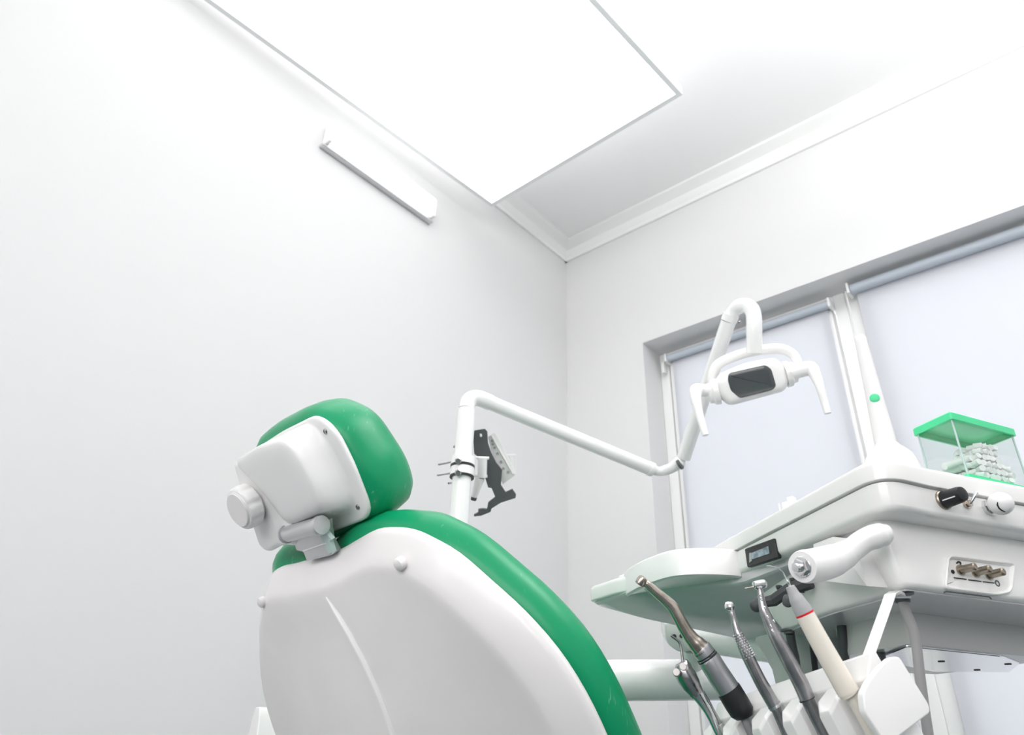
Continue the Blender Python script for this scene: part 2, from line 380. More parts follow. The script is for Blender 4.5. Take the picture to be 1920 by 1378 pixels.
for px, py in ((610, 809), (671, 951)):
    c = hit(px, py, P(HEAD, 0, 0, .0095), HEAD[3]); B = HEAD[3].normalized()
    MB().lathe(c - B * .002, B, [(0, .0042), (.0025, .0042), (.0035, .003), (.0026, .0028), (.0022, .0005)], 16).build('screw', M['steel'], cover)
# arm plate under the housing
def hp_(x, y, h):
    p = hit(x, y, P(HEAD, 0, 0, h), HEAD[3]) - HEAD[0]; return Vector((p.dot(HEAD[1]) / K ** 2, p.dot(HEAD[2]) / K ** 2))
ar = rnd([hp_(x, y, .050) for x, y in ((440, 866), (520, 846), (540, 900), (531, 957), (558, 985), (564, 1006), (556, 1023), (531, 1021), (506, 1035), (489, 1022), (468, 955))], [.012, .01, .01, .01, .012, .008, .01, .02, .012, .012, .02], 5)
arm = MB().stack(HEAD, ar, fil(.004, .057, .004, .010)).build('tilt_arm', M['plastic'], chair, angle=50)
kc = P(HEAD, -.152, .004, .056); B = HEAD[3].normalized()
m = MB(); m.lathe(kc - B * .004, B, [(0, .024), (.012, .024)])
R = []
for tt, rr in ((.004, .030), (.008, .0345), (.019, .0350), (.0245, .034), (.028, .031), (.0285, .0285), (.0295, .028)):
    n1 = (RV - B * RV.dot(B)).normalized(); n2 = B.cross(n1); ring = []
    for k in range(72):
        a = 2 * math.pi * k / 72; sc = 1 - (.07 * max(0, math.cos(a * 8)) ** 2 if rr > .033 else 0)
        ring.append(kc + B * tt + (n1 * math.cos(a) + n2 * math.sin(a)) * rr * sc)
    R.append(ring)
m.rings(R)
knob = m.build('headrest_knob', M['plastic'], chair, angle=40)
MB().lathe(kc + B * .0290, B, [(0, .0268), (.002, .0268), (.0028, .026), (.003, .0005)], 40).build('knob_disc', M['shell'], knob)
# hinge barrel and bracket going down into the back
hy = .106
h0 = hit(539, 1001, P(HEAD, 0, 0, .058), HEAD[3]); h1 = hit(600, 985, P(HEAD, 0, 0, .058), HEAD[3])
hx0 = (h1 - h0).normalized()
MB().tube([h0 - hx0 * .002, h1], .0125, 28).build('hinge_barrel', M['silver'], chair)
MB().lathe(h0 - hx0 * .0035, hx0, [(0, .0138), (.004, .0138)], 28).build('hinge_ring', M['grey'], arm)
bl_ = [hp_(x, y, .050) for x, y in ((548, 996), (606, 980), (611, 1016), (624, 1040), (577, 1052), (570, 1034), (557, 1031), (551, 1012))]
hb_ = MB().stack(HEAD, rnd(bl_, .003, 2), fil(.030, .052, .0015, n=2)).build('hinge_bracket', M['silver'], chair)
MB().lathe(h1 - hx0 * .002, hx0, [(0, .0140), (.006, .0140), (.0075, .0133), (.008, .0005)], 28).build('hinge_cap', M['silver'], hb_)
gl = [hp_(x, y, .050) for x, y in ((603, 1000), (613, 995), (625, 1010), (621, 1013), (628, 1034), (618, 1036))]
MB().stack(HEAD, gl, [(0, .046), (0, .054)]).build('guide_plate', M['acryledge'], hb_)
MB().tube([hit(569, 1033, P(HEAD, 0, 0, .053), HEAD[3]), hit(612, 1018, P(HEAD, 0, 0, .053), HEAD[3])], .0012, 8).build('bracket_seam', M['plastic'], hb_)
# arm rest tip on the far left side
ac = at(492, 1326, 1.36)
MB().rings([[ac + RV * x * f_ + F0 * y - Z * h for x, y in ((-.011, -.01), (.011, -.01), (.011, .2), (-.011, .2))] for h, f_ in ((0, .7), (.003, 1.), (.02, 1.4), (.16, 3.2))]).build('armrest', M['plastic'], chair, bevel=.002)
# seat, base and foot (below the picture)
sc = P(BACK, 0, .62, -.05); sc.z = .42
MB().stack((sc, RV, F0, Z), rnd([(-.21, -.05), (.21, -.05), (.20, .36), (-.20, .36)], .09, 6), fil(-.04, .06, .03)).build('seat_cushion', M['green'], chair, angle=60)
MB().stack((sc, RV, F0, Z), rnd([(-.2, -.02), (.2, -.02), (.18, .42), (-.18, .42)], .05, 5), fil(-.3, -.035, .02)).build('seat_base', M['shell'], chair)
MB().stack((V(sc.x, sc.y, 0), RV, F0, Z), rnd([(-.2, -.22), (.2, -.22), (.18, .6), (-.18, .6)], .09, 6), fil(0, .1, .01, .03)).build('floor_plate', M['shell'], chair)
MB().stack((V(sc.x, sc.y + .12, 0), RV, F0, Z), rect(-.12, -.12, .12, .16, .03), [(0, .09), (0, .20)]).build('lift_column', M['dark'], chair)
MB().box(P(BACK, 0, .47, -.02), RV, BACK[2].normalized(), BACK[3].normalized(), (-.05, .05), (-.02, .2), (-.04, .02), .005).build('back_bracket', M['dark'], chair)

# ================================================================ OPERATING LAMP ON ITS POLE
pd = 1.75
pt = at(875, 762, pd); px_, py_ = pt.x, pt.y
lamp = thing('dental_lamp', 'white operating lamp on a jointed arm rising from the pole behind the chair', 'dental lamp', (px_, py_, 0))
ptop = pt.z
MB().tube([(px_, py_, 0.02), (px_, py_, ptop - .01)], .0225, 28).build('pole', M['paint'], lamp)
MB().stack((V(px_, py_, 0), V(1, 0, 0), V(0, 1, 0), Z), rect(-.1, -.1, .1, .1, .04), fil(0, .06, .0, .02)).build('pole_base', M['shell'], lamp)
aend = at(1222, 880, 1.92)
e0 = V(px_, py_, ptop + .045); adir = (aend - at(905, 742, 1.77)).normalized()
ec = V(px_, py_, at(868, 736, pd).z)
# bend: pole top to arm
crn = V(px_, py_, at(880, 734, pd).z + .004)
q = lambda a, b, c, t: a * (1 - t) ** 2 + b * 2 * t * (1 - t) + c * t * t
a0 = V(px_, py_, ptop - .006); b0 = crn + (aend - crn).normalized() * .065
el = [a0, V(px_, py_, crn.z - .045)] + [q(V(px_, py_, crn.z - .045), crn, crn + (aend - crn).normalized() * .045, k / 8) for k in range(1, 9)] + [b0]
MB().tube(el, .0205, 28).build('elbow', M['paint'], lamp)
ad = (aend - crn).normalized()
MB().tube([b0, aend], .0185, 26).build('swing_arm', M['paint'], lamp)
j1 = at(1246, 882, 1.92); j2 = at(1275, 866, 1.90)
m = MB(); m.tube([aend - ad * .012, aend + ad * .002], .0198, 24); m.tube([aend, at(1236, 884, 1.92), j1], [.014, .0125, .0135], 20, 4); m.tube([j1, at(1262, 876, 1.91), j2], [.014, .0145, .017], 20, 4, True)
j = m.build('arm_joint', M['paint'], lamp)
MB().lathe(at(1273, 872, 1.885), at(1282, 866, 1.88) - at(1266, 876, 1.89), [(0, .0140), (.006, .0140), (.007, .012)], 20).build('joint_collar', M['dark'], j)
u = [at(1282, 858, 1.90), at(1303, 788, 1.86), at(1337, 686, 1.81), at(1350, 644, 1.79), at(1366, 602, 1.77)]
MB().tube([u[0], u[-1]], [.0185, .0185], 26).build('spring_arm', M['paint'], lamp)
m = MB(); m.tube([u[-1], at(1371, 590, 1.765)], .0200, 26)
m.tube([at(1369, 596, 1.766), at(1377, 582, 1.76), at(1389, 573, 1.745), at(1402, 574, 1.73), at(1411, 583, 1.715), at(1414, 600, 1.705), at(1414, 625, 1.70), at(1414, 662, 1.70)], [.017] * 2 + [.0185] * 6, 26, 5)
nk = m.build('neck', M['paint'], lamp)
MB().lathe(at(1387, 604, 1.74), ray(1387, 604) * -1, [(0, .004), (.003, .004), (.004, .002)], 12).build('screw', M['steel'], nk)
lc = at(1408, 712, 1.68); la = (at(1500, 690, 1.66) - at(1330, 733, 1.70)).normalized()
vd = ray(1408, 712).normalized(); lu = la.cross(vd).normalized(); lu = lu if lu.z > 0 else -lu; ln = -(vd - la * vd.dot(la)).normalized()
LF = (lc, la, lu, ln); s = 1.68 / F
hd = rnd([(-66 * s, -14 * s), (-50 * s, -38 * s), (52 * s, -36 * s), (66 * s, -20 * s), (66 * s, 10 * s), (52 * s, 30 * s), (-2 * s, 34 * s), (-52 * s, 26 * s), (-66 * s, 12 * s)], .012, 5)
lh = MB().stack(LF, hd, [(.03, -.045), (.016, -.042), (.006, -.034), (0, -.022), (0, -.004), (.002, .006), (.006, .013), (.012, .017), (.02, .019)]).build('lamp_head', M['plastic'], lamp, angle=50)
wn = rnd([(-42 * s, 10 * s), (-37 * s, 22 * s), (30 * s, 20 * s), (38 * s, 10 * s), (38 * s, -22 * s), (30 * s, -28 * s), (-30 * s, -28 * s), (-42 * s, -10 * s)], .006, 4)
wnd = MB().stack(LF, wn, [(0, .010), (0, .0195), (.002, .0205), (.01, .0212)]).build('light_window', M['lens'], lh)
for x in (-22, 16):
    for y in (-14, 8): MB().lathe(P(LF, x * s, y * s, .0212), ln, [(0, .011), (.0012, .011), (.0016, .008), (.0006, .001)], 20).build('reflector', mat('smoked_reflector', (.34, .35, .36), .15, metal=.5) if 'smoked_reflector' not in bpy.data.materials else bpy.data.materials['smoked_reflector'], wnd)
for sg in (-1, 1):
    MB().lathe(P(LF, sg * 62 * s, (-6 if sg > 0 else -6) * s, -.012), la * sg, [(0, .032), (.012, .031), (.016, .026), (.024, .0245), (.026, .019), (.03, .017)], 30).build('pivot_collar', M['plastic'], lh)
    c0 = P(LF, sg * 84 * s, -6 * s, -.012)
hl_ = [at(1338, 732, 1.70), at(1318, 732, 1.70), at(1306, 732, 1.69), at(1305, 748, 1.67), at(1311, 775, 1.65), at(1318, 800, 1.63), at(1323, 816, 1.62)]
MB().tube(hl_, [.0155, .0155, .0165, .0125, .0095, .0082, .0075], 20, 4).build('handle', M['plastic'], lamp)
hr_ = [at(1480, 700, 1.66), at(1505, 693, 1.655), at(1520, 691, 1.65), at(1530, 706, 1.63), at(1538, 728, 1.61), at(1546, 755, 1.60), at(1552, 775, 1.59)]
MB().tube(hr_, [.0175, .0175, .0175, .0125, .0095, .0082, .0075], 20, 4).build('handle', M['plastic'], lamp)
hp = [at(1335, 725, 1.74), at(1337, 700, 1.735), at(1350, 681, 1.73), at(1389, 664, 1.72), at(1428, 656, 1.70), at(1462, 654, 1.69), at(1486, 664, 1.68), at(1496, 682, 1.67), at(1497, 695, 1.665)]
MB().tube(hp, [.012, .012, .0125, .0125, .0125, .0125, .0115, .0105, .010], 20, 5).build('yoke', M['plastic'], lamp)

# ================================================================ MONITOR MOUNT CLAMPED TO THE POLE
def pz(py): return hit(868 + (py - 850) * -.07, py, (px_, py_, 0), (ray(868, 850).x, ray(868, 850).y, 0)).z
zc1, zc0 = pz(862), pz(893)
mm = thing('monitor_mount', 'white double clamp with a black swivel plate fixed to the lamp pole', 'monitor bracket', (px_, py_, zc0 - .12))
m = MB()
for a, b in ((858, 873), (878, 893)): m.lathe((px_, py_, pz(b)), Z, [(0, .0225), (0, .0285), (pz(a) - pz(b), .0285), (pz(a) - pz(b), .0225)], 28)
m.build('clamp_ring', M['plastic'], mm)
m = MB()
for a, b in ((873, 878), (893, 896)): m.lathe((px_, py_, pz(b)), Z, [(0, .0226), (0, .029), (pz(a) - pz(b), .029), (pz(a) - pz(b), .0226)], 28)
m.build('rubber_liner', M['black'], mm)
for (x0, y0), (x1, y1) in (((822, 871), (852, 865)), ((820, 891), (852, 886)), ((841, 906), (850, 905))):
    MB().tube([at(x0, y0, 1.70), at(x1, y1, 1.73)], .0024, 10).build('threaded_rod', M['steel'], mm)
for x, y in ((859, 864), (859, 886)):
    dp_ = -(RM @ (V(px_, py_, pz(y)) - CAM)).z - .032; MB().lathe(at(x, y, dp_), ray(x, y) * -1, [(0, .0085), (.006, .0085), (.008, .006)], 6).build('nut', M['steel'], mm)
d2 = 1.74
MB().tube([at(905, 858, d2), at(904, 895, d2)], .0115, 22).build('pivot_boss', M['plastic'], mm)
m = MB(); m.tube([at(893, 858, d2), at(917, 859, d2)], .004, 10); m.tube([at(890, 893, d2), at(914, 893, d2)], .004, 10); m.tube([at(886, 856, d2), at(886, 894, d2)], .005, 10); m.build('hinge_yoke', M['plastic'], mm)
MB().lathe(at(904, 894, d2), at(904, 898, d2) - at(904, 894, d2), [(0, .009), (.003, .009)], 20).build('boss_cap', M['charcoal'], mm)
lv = MB().tube([at(900, 896, d2), at(888, 935, d2)], [.012, .007], 14).build('support_strut', M['plastic'], mm)
MB().tube([at(889, 932, d2), at(887.5, 938, d2)], [.0078, .0068], 14).build('strut_foot', M['charcoal'], lv)
vd = ray(920, 880).normalized(); RX = RM.transposed() @ V(1, 0, 0); UP = RM.transposed() @ V(0, 1, 0); BK = RM.transposed() @ V(0, 0, 1)
def pic(pts, sc, ox, oy, d, thick, name, mt, par, r=.002, bev=.001):
    c = at(920, 880, d); q = []
    for x, y in pts:
        p = hit(ox + x / sc, oy + y / sc, c, BK) - c; q.append(Vector((p.dot(RX), p.dot(UP))))
    return MB().stack((c, RX, UP, BK), rnd(q, r, 3), [(bev, -thick / 2), (0, -thick / 2 + bev), (0, thick / 2 - bev), (bev, thick / 2)]).build(name, mt, par)
bp = [(358, 530), (385, 510), (420, 490), (500, 478), (522, 500), (528, 600), (555, 680), (600, 770), (650, 830), (640, 960), (680, 1022), (738, 995), (770, 1040), (765, 1070), (640, 1110), (560, 1160), (550, 1190), (470, 1222), (410, 1228), (408, 1215), (445, 1195), (445, 1168), (480, 1162), (520, 1166), (530, 1110), (592, 1062), (560, 985), (530, 980), (500, 880), (470, 740), (410, 690), (402, 550)]
pl = pic(bp, 4.594, 800, 700, 1.775, .012, 'swivel_plate', M['dark'], mm, r=.0006, bev=0)
pic([(456, 520), (475, 520), (478, 545), (460, 548)], 4.594, 800, 700, 1.766, .003, 'bolt_hole', M['plastic'], pl, r=.001, bev=.0005)
pic([(228, 630), (245, 612), (256, 620), (252, 640), (232, 642)], 4.594, 800, 700, 1.80, .01, 'bolt_end', M['dark'], mm)
vp = pic([(528, 545), (578, 508), (600, 520), (775, 865), (750, 885), (655, 955), (600, 800), (560, 690)], 4.594, 800, 700, 1.80, .006, 'mounting_plate', M['plastic'], mm)
pic([(548, 535), (560, 528), (748, 865), (738, 872)], 4.594, 800, 700, 1.795, .008, 'plate_rib', M['shell'], vp, r=.0005)
for x, y in ((565, 580), (585, 640), (610, 690), (640, 760), (660, 820), (700, 850), (570, 610)):
    c = at(800 + x / 4.594, 700 + y / 4.594, 1.796); MB().lathe(c, BK, [(0, .0035), (.0012, .0035), (.0014, .0005)], 12).build('slot', M['grey'], vp)
m = MB().tube([at(958, 852, 1.82), at(958, 880, 1.82)], .0135, 20); m.build('mount_knuckle', M['plastic'], mm)

# ================================================================ DELIVERY UNIT
A = V(-.80, .60, 0); Bd = V(.5, .866, 0); An = V(-.80, .60, 0); Nc = V(.6, -.8, 0)
ZS, ZT, ZB, ZK = 1.065, 1.0876, 1.032, .962
unit = thing('delivery_unit', 'white dental delivery unit with rounded console, control switches and instrument holder', 'dental unit', (-.3, 1.1, .86))
def W2(fr=None): return (V(0, 0, 0), V(1, 0, 0), V(0, 1, 0), Z)
near = [(-.520, 1.051), (-.425, .976), (-.310, .887), (-.250, .842), (-.198, .805)]
# near outline of the console (counter-clockwise): left end -> corner -> right side -> back
body = rnd([(-.50, 1.036), (-.425, .976), (-.168, .775), (-.139, .838), (-.069, .962), (.12, 1.30), (-.20, 1.46)], [.004, 0, .052, 0, 0, .03, .05], 8)
lid = inset(body, -.004)
MB().stack(W2(), lid, fil(ZS, ZT, .001, .006)).build('console_lid', M['unit'], unit, angle=50)
bo = body
levels = [(.006, ZS + .001), (.004, ZS - .0005), (0.0, ZS - .002), (.0, ZB + .007), (.001, ZB + .0045), (.003, ZB + .002), (.007, ZB + .0005), (.012, ZB)]
cons = MB().stack(W2(), bo, levels).build('console_body', M['unit'], unit, angle=50)
# sloped underside and left wing
T = V(-.721, 1.039, ZB); pn = Vector((.417, .909))
def uz(x, y): return ZB - .149 * max(0, ((Vector((x, y)) - Vector((-.721, 1.039))).dot(pn)))
up = [(-.719, 1.042), (-.62, .995), (-.42, .978), (-.30, .902), (-.206, .83), (-.10, 1.0), (.05, 1.27), (-.20, 1.42), (-.40, 1.40), (-.55, 1.27), (-.67, 1.13)]
upr = rnd(up, .012, 3)
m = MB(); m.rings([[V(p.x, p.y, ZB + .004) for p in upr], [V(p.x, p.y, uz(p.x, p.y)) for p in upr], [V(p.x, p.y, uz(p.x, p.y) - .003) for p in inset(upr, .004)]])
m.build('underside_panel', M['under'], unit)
wing = rnd([(-.726, 1.036), (-.64, .998), (-.42, .972), (-.40, 1.10), (-.30, 1.38), (-.56, 1.29), (-.68, 1.14)], .018, 5)
MB().stack(W2(), wing, fil(ZB + .001, ZB + .027, .003, .008)).build('side_tray', M['unit'], unit, angle=50)
lf = catmull([(-.421, .967), (-.455, .934), (-.495, .921), (-.540, .938), (-.579, .961), (-.621, .995), (-.641, 1.022), (-.640, 1.045), (-.609, 1.066), (-.55, 1.07), (-.46, 1.03), (-.424, .985)], 5, True)
MB().stack(W2(), lf, [(.008, ZB - .004), (.003, ZB - .0045), (0, ZB - .003), (0, ZB + .031), (.002, ZB + .034), (.006, ZB + .035), (.008, ZB + .030), (.02, ZB + .029)]).build('cup_tray', M['plastic'], unit, angle=50)
lip = at(1181, 1062, 1.20)
MB().stack((V(lip.x, lip.y, ZB + .027), V(1, 0, 0), V(0, 1, 0), Z), [Vector((.022 * math.cos(k / 12 * math.pi), .016 * math.sin(k / 12 * math.pi))) for k in range(24)], fil(0, .012, .001, .003)).build('tray_lip', M['unit'], unit)
# casing belly under the console
ck = [(-.405, 1.046), (-.304, .930), (-.214, .860), (-.183, .812), (-.153, .868), (-.098, .963), (.07, 1.26), (-.18, 1.40)]
ct = [(-.43, 1.03), (-.30, .905), (-.225, .845), (-.190, .806), (-.158, .862), (-.098, .966), (.07, 1.26), (-.18, 1.40)]
rr = [.02, .04, .01, .03, 0, 0, .03, .03]
rk = rnd(ck, rr, 5); rt = rnd(ct, rr, 5)
sec = [(rt, ZB + .002), ([rt[i] * .75 + rk[i] * .25 for i in range(len(rk))], ZB - .018), ([rt[i] * .3 + rk[i] * .7 for i in range(len(rk))], ZK + .018), (rk, ZK + .006), (inset(rk, .001), ZK + .003), (inset(rk, .004), ZK + .0005), (inset(rk, .007), ZK)]
MB().rings([[V(p.x, p.y, z) for p in q] for q, z in sec]).build('casing', M['unit'], unit, angle=50)
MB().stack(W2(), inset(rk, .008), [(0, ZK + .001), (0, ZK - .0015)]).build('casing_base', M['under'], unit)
# lower box with chrome bottom plate
bx = [(-.323, 1.035), (-.268, .989), (-.217, .950), (-.149, 1.085), (-.100, 1.17), (-.27, 1.30), (-.36, 1.20)]
rb_ = rnd(bx, .006, 3)
MB().stack(W2(), rb_, [(0, ZK + .002), (0, .930), (.002, .925)]).build('lower_box', mat('lower_box_enamel', (.62, .61, .60), .35, coat=.3), unit)
cpz = .9235
cp = [hz(x, y, cpz) for x, y in ((1640, 1236), (1700, 1211), (1880, 1230), (1912, 1243), (1893, 1259), (1750, 1258))]
cpp = rnd([(p.x, p.y) for p in cp], .006, 3)
m = MB().stack(W2(), cpp, [(.001, cpz + .004), (0, cpz + .003), (0, cpz), (.001, cpz - .001)]); cpo = m.build('bottom_plate', M['chrome'], unit)
for x, y in ((1890, 1245), (1832, 1256), (1765, 1240)):
    c = hz(x, y, cpz - .001); MB().lathe(c, -Z, [(0, .0042), (.0008, .0042), (.001, .0005)], 16).build('screw_hole', M['black'], cpo)
# arm hub and delivery arm
hubc = at(1520, 1245, 1.06)
MB().lathe((hubc.x, hubc.y, .84), Z, [(0, .050), (.004, .052), (.05, .052), (.085, .056), (.115, .070), (.125, .075), (.128, .075)], 36).build('arm_hub', mat('hub_enamel', (.48, .50, .49), .35, coat=.3), unit)
te = V(px_, py_, .95)
for _ in range(30):
    q_ = RM @ (te - CAM); te.z += ((CY + q_.y / q_.z * F) - 1277) * .0006
ta = at(1352, 1274, 1.46); td = (te - ta).normalized()
darm = MB().tube([ta, te - td * .03], .0395, 40).build('delivery_arm', M['paint'], unit)
MB().lathe((te.x, te.y, te.z - .06), Z, [(0, .0235), (0, .05), (.004, .054), (.116, .054), (.12, .05), (.12, .0235)], 32).build('arm_collar', M['shell'], unit)
MB().tube([at(1300, 1194, 1.42), at(1455, 1216, 1.20)], [.0285, .0245], 30).build('upper_arm', M['paint'], unit)
c = at(1283, 1194, 1.42)
blk = MB().stack((c, RX, UP, BK), rnd([(-.043, .033), (.033, .033), (.033, -.022), (-.013, -.028), (-.039, -.009)], [.006, .006, .006, .012, .012], 4), fil(-.03, .012, .004)).build('arm_knuckle', M['unit'], unit)
for x, y in ((1264, 1193), (1278, 1192)):
    cc = at(x, y, 1.407); MB().lathe(cc, BK, [(0, .0045), (.001, .0045), (.0015, .003), (.0005, .0005)], 16).build('key_slot', M['charcoal'], blk)
MB().tube([at(1298, 1210, 1.43), at(1299, 1255, 1.46)], .023, 24).build('knuckle_pin', M['paint'], unit)
# level display on the left front
bc = hit(1426, 1036, V(-.425, .976, 0) - Nc * 0, (.615, .788, 0))
FA = V(.788, -.615, 0).normalized(); FN = V(-.615, -.788, 0).normalized()
dp = [hit(x, y, V(-.425, .976, 1.05) + FN * .002, FN) for x, y in ((1397, 1029), (1452, 1009), (1459, 1046), (1402, 1064))]
o0 = dp[0]
dq = [Vector(((p - o0).dot(FA), (p - o0).z)) for p in dp]
dsp = MB().stack((o0, FA, Z, FN), rnd(dq, .002, 2), [(0, -.005), (0, 0), (.001, .001)]).build('level_display', M['black'], unit)
sp = [hit(x, y, V(-.425, .976, 1.05) + FN * .003, FN) for x, y in ((1407, 1038), (1441, 1024), (1443, 1038), (1408, 1050))]
MB().stack((o0, FA, Z, FN), [Vector(((p - o0).dot(FA), (p - o0).z)) for p in sp], [(0, 0), (0, .0018)]).build('display_screen', M['lcd'], dsp)
sp = [hit(x, y, V(-.425, .976, 1.05) + FN * .004, FN) for x, y in ((1405, 1037), (1408, 1036), (1409, 1052), (1405, 1055))]
MB().stack((o0, FA, Z, FN), [Vector(((p - o0).dot(FA), (p - o0).z)) for p in sp], [(0, 0), (0, .0022)]).build('display_strip', M['grey'], dsp)
# handle with its mounting block and chrome bolt
hd_ = .735
def pa(l): return [at(*x) for x in l]
hpnts = pa([(1504, 1063, .700), (1511, 1062, .704), (1532, 1059, .714), (1557, 1052, .722), (1580, 1042, .727), (1600, 1029, .729), (1620, 1014, .730), (1640, 1006, .729), (1655, 1002, .728), (1666, 999, .727), (1673, 998, .727)])
hr = [.0150, .0165, .0168, .0162, .0140, .0117, .0116, .0124, .0118, .0090, .002]
han = MB().tube(hpnts, hr, 28, 4).build('grab_handle', M['plastic'], unit, angle=60)
hx = (hpnts[0] - hpnts[2]).normalized()
m = MB(); m.lathe(hpnts[0] - hx * .001, hx, [(0, .0100), (.0015, .0100), (.002, .0095)], 30); m.lathe(hpnts[0] + hx * .001, hx, [(0, .0085), (.0045, .0085), (.0055, .0075)], 6); m.lathe(hpnts[0] + hx * .006, hx, [(0, .0045), (.004, .0045), (.0055, .0038), (.006, .0005)], 20)
m.build('bolt', M['chrome'], han, angle=25)
blp = [hit(x, y, at(1600, 1085, .765), FN) for x, y in ((1524, 1020), (1560, 1006), (1592, 1010), (1612, 1050), (1625, 1099), (1572, 1093), (1530, 1088))]
o1 = blp[0]; q2 = [Vector(((p - o1).dot(FA), (p - o1).z)) for p in blp]
MB().stack((o1, FA, Z, FN), rnd(q2, .001, 2), fil(-.042, .0, .001, n=2)).build('handle_block', M['plastic'], unit, angle=30)
# black clamp lever below the console
def dtube(pts, r, name, mt, par, seg=16, sm=0, re_=False): return MB().tube(pa(pts), r, seg, sm, re_).build(name, mt, par)
dtube([(1416, 1137, .90), (1427, 1130, .90)], [.0078, .0085], 'clamp_knob', M['charcoal'], unit, 20, 0, True)
cl = dtube([(1427, 1130, .90), (1450, 1126, .90), (1480, 1105, .885), (1520, 1090, .87)], [.006, .0075, .0078, .009], 'clamp_lever', M['charcoal'], unit, 8)
dtube([(1478, 1122, .87), (1476, 1131, .87)], [.0065, .006], 'clamp_bolt', M['dark'], cl, 12, 0, True)
dtube([(1456, 1102, .92), (1463, 1101, .92), (1470, 1108, .92)], .003, 'clamp_hook', M['charcoal'], cl, 8, 3)
dtube([(1482, 1089, .90), (1492, 1088, .90), (1502, 1098, .90), (1504, 1110, .90)], .0035, 'clamp_hook', M['charcoal'], cl, 8, 3)
# control panel on the right side: row of switches (plane of the right face)
SD = V(.49, .872, 0).normalized(); SN = V(.872, -.49, 0).normalized(); SP = V(-.139, .838, 1.05)
def sp_(x, y, off=0): return hit(x, y, SP + SN * off, SN)
def outv(p, x1, y1):
    """axis through p whose far end shows at x1,y1 and leaves the face squarely"""
    return p
c = sp_(1768, 938); L = .026
rk_ = MB(); rk_.lathe(c, SN, [(0, .0105), (.002, .0105), (.003, .0095)], 28); rk_.build('switch_collar', M['pinm'], unit)
kb = MB().lathe(c + SN * .003, SN, [(0, .0092), (.018, .0085), (.0215, .0075), (.0225, .004), (.0226, .0005)], 28).build('rotary_switch', M['black'], unit)
tq = (sp_(1760, 930) - c).normalized()
up_ = Z
side = (-ray(1785, 935)).normalized(); side = (side - SN * side.dot(SN)).normalized()
MB().box(c + SN * .004, SN, side.cross(SN), side, (.002, .017), (-.0006, .0006), (.0084, .0092)).build('pointer_line', M['plastic'], kb)
c = sp_(1811, 946)
tg = MB().lathe(c, SN, [(0, .0048), (.003, .0048), (.003, .0035), (.006, .0035)], 20).build('toggle_switch', M['bronze'], unit)
e = c + SN * .006; MB().tube([e, e + SN * .004 + Z * .0065 + SD * .003, e + SN * .006 + Z * .010 + SD * .005], [.0013, .0017, .002], 12, 0, True).build('toggle_lever', M['chrome'], tg)
c = sp_(1851, 952)
bl = MB().lathe(c, SN, [(0, .0088), (.004, .0088), (.0042, .007), (.006, .007)], 8).build('knob_collar', M['chrome'], unit)
bq = MB().lathe(c + SN * .005, SN, [(0, .006), (.002, .0085), (.005, .0108), (.009, .012), (.013, .0122), (.017, .011), (.0205, .0085), (.0228, .005), (.0236, .0005)], 32).build('ball_knob', M['plastic'], unit)
pz_ = c + SN * .016
MB().tube([pz_ + SN * .0092 * math.cos(t) * 1.0 + (side * math.cos(b) + side.cross(SN) * math.sin(b)) * .0125 * math.sin(t) for t, b in [(1.05, -.9), (1.15, -.6), (1.2, -.3), (1.15, 0), (1.0, .25)]], .0009, 8).build('knob_mark', M['black'], bq)
# recessed connector panel
CP_ = V(-.175, .829, 1.0)
def cp_(x, y, off=0): return hit(x, y, V(-.153, .868, 1.0) + SN * (off + .003), SN)
o2 = cp_(1775, 1042)
def loc2(l, off=0): return [Vector(((cp_(x, y, off) - o2).dot(SD), (cp_(x, y, off) - o2).z)) for x, y in l]
outer = rnd(loc2([(1777, 1040), (1904, 1056), (1897, 1111), (1870, 1117), (1771, 1104)]), [.008, .008, .008, .008, .008], 5)
# raised rim with a sunken floor
m = MB(); fr = (o2, SD, Z, SN)
R = [(outer, -.008), (outer, .000), (inset(outer, .0012), .0012), (inset(outer, .002), .0008), (inset(outer, .004), -.0025), (inset(outer, .006), -.003)]
m.rings([[o2 + SD * p.x + Z * p.y + SN * h for p in q] for q, h in R]); cpn = m.build('connector_panel', M['unit'], unit, angle=40)
for x, y in ((1800, 1069), (1828, 1073), (1853, 1078)):
    c = cp_(x, y, -.003)
    pnn = MB().lathe(c, SN, [(0, .0055), (.002, .0055), (.002, .0042), (.016, .0042), (.018, .004), (.019, .0025), (.0185, .0005)], 22).build('connector_pin', M['pinm'], cpn)
c = cp_(1786, 1072, -.003); MB().lathe(c, SN, [(0, .0022), (.0008, .0022), (.001, .0003)], 14).build('indicator_dot', M['black'], cpn)
ch = [cp_(x, y, -.0022) for x, y in ((1794, 1056), (1797, 1053), (1801, 1055), (1801, 1060))]
MB().tube(ch, .0008, 6, 3).build('printed_arc', M['black'], cpn)
for a, b in (((1789, 1083), (1812, 1086)), ((1816, 1087), (1840, 1090)), ((1843, 1090.5), (1864, 1093))):
    MB().tube([cp_(*a, -.0022), cp_(*b, -.0022)], .0006, 6).build('printed_dash', M['black'], cpn)
c = cp_(1869, 1094, -.003)
MB().lathe(c, SN, [(0, .0035), (.001, .0035), (.0012, .0022), (.0005, .002), (.0004, .0003)], 18).build('indicator_ring', M['dark'], cpn)
m = MB(); pts = [cp_(x, y, .001) for x, y in ((1770, 1111), (1774, 1109), (1855, 1119), (1859, 1123))]
m.tube(pts, .0007, 6); m.build('panel_seam', M['charcoal'], cpn)
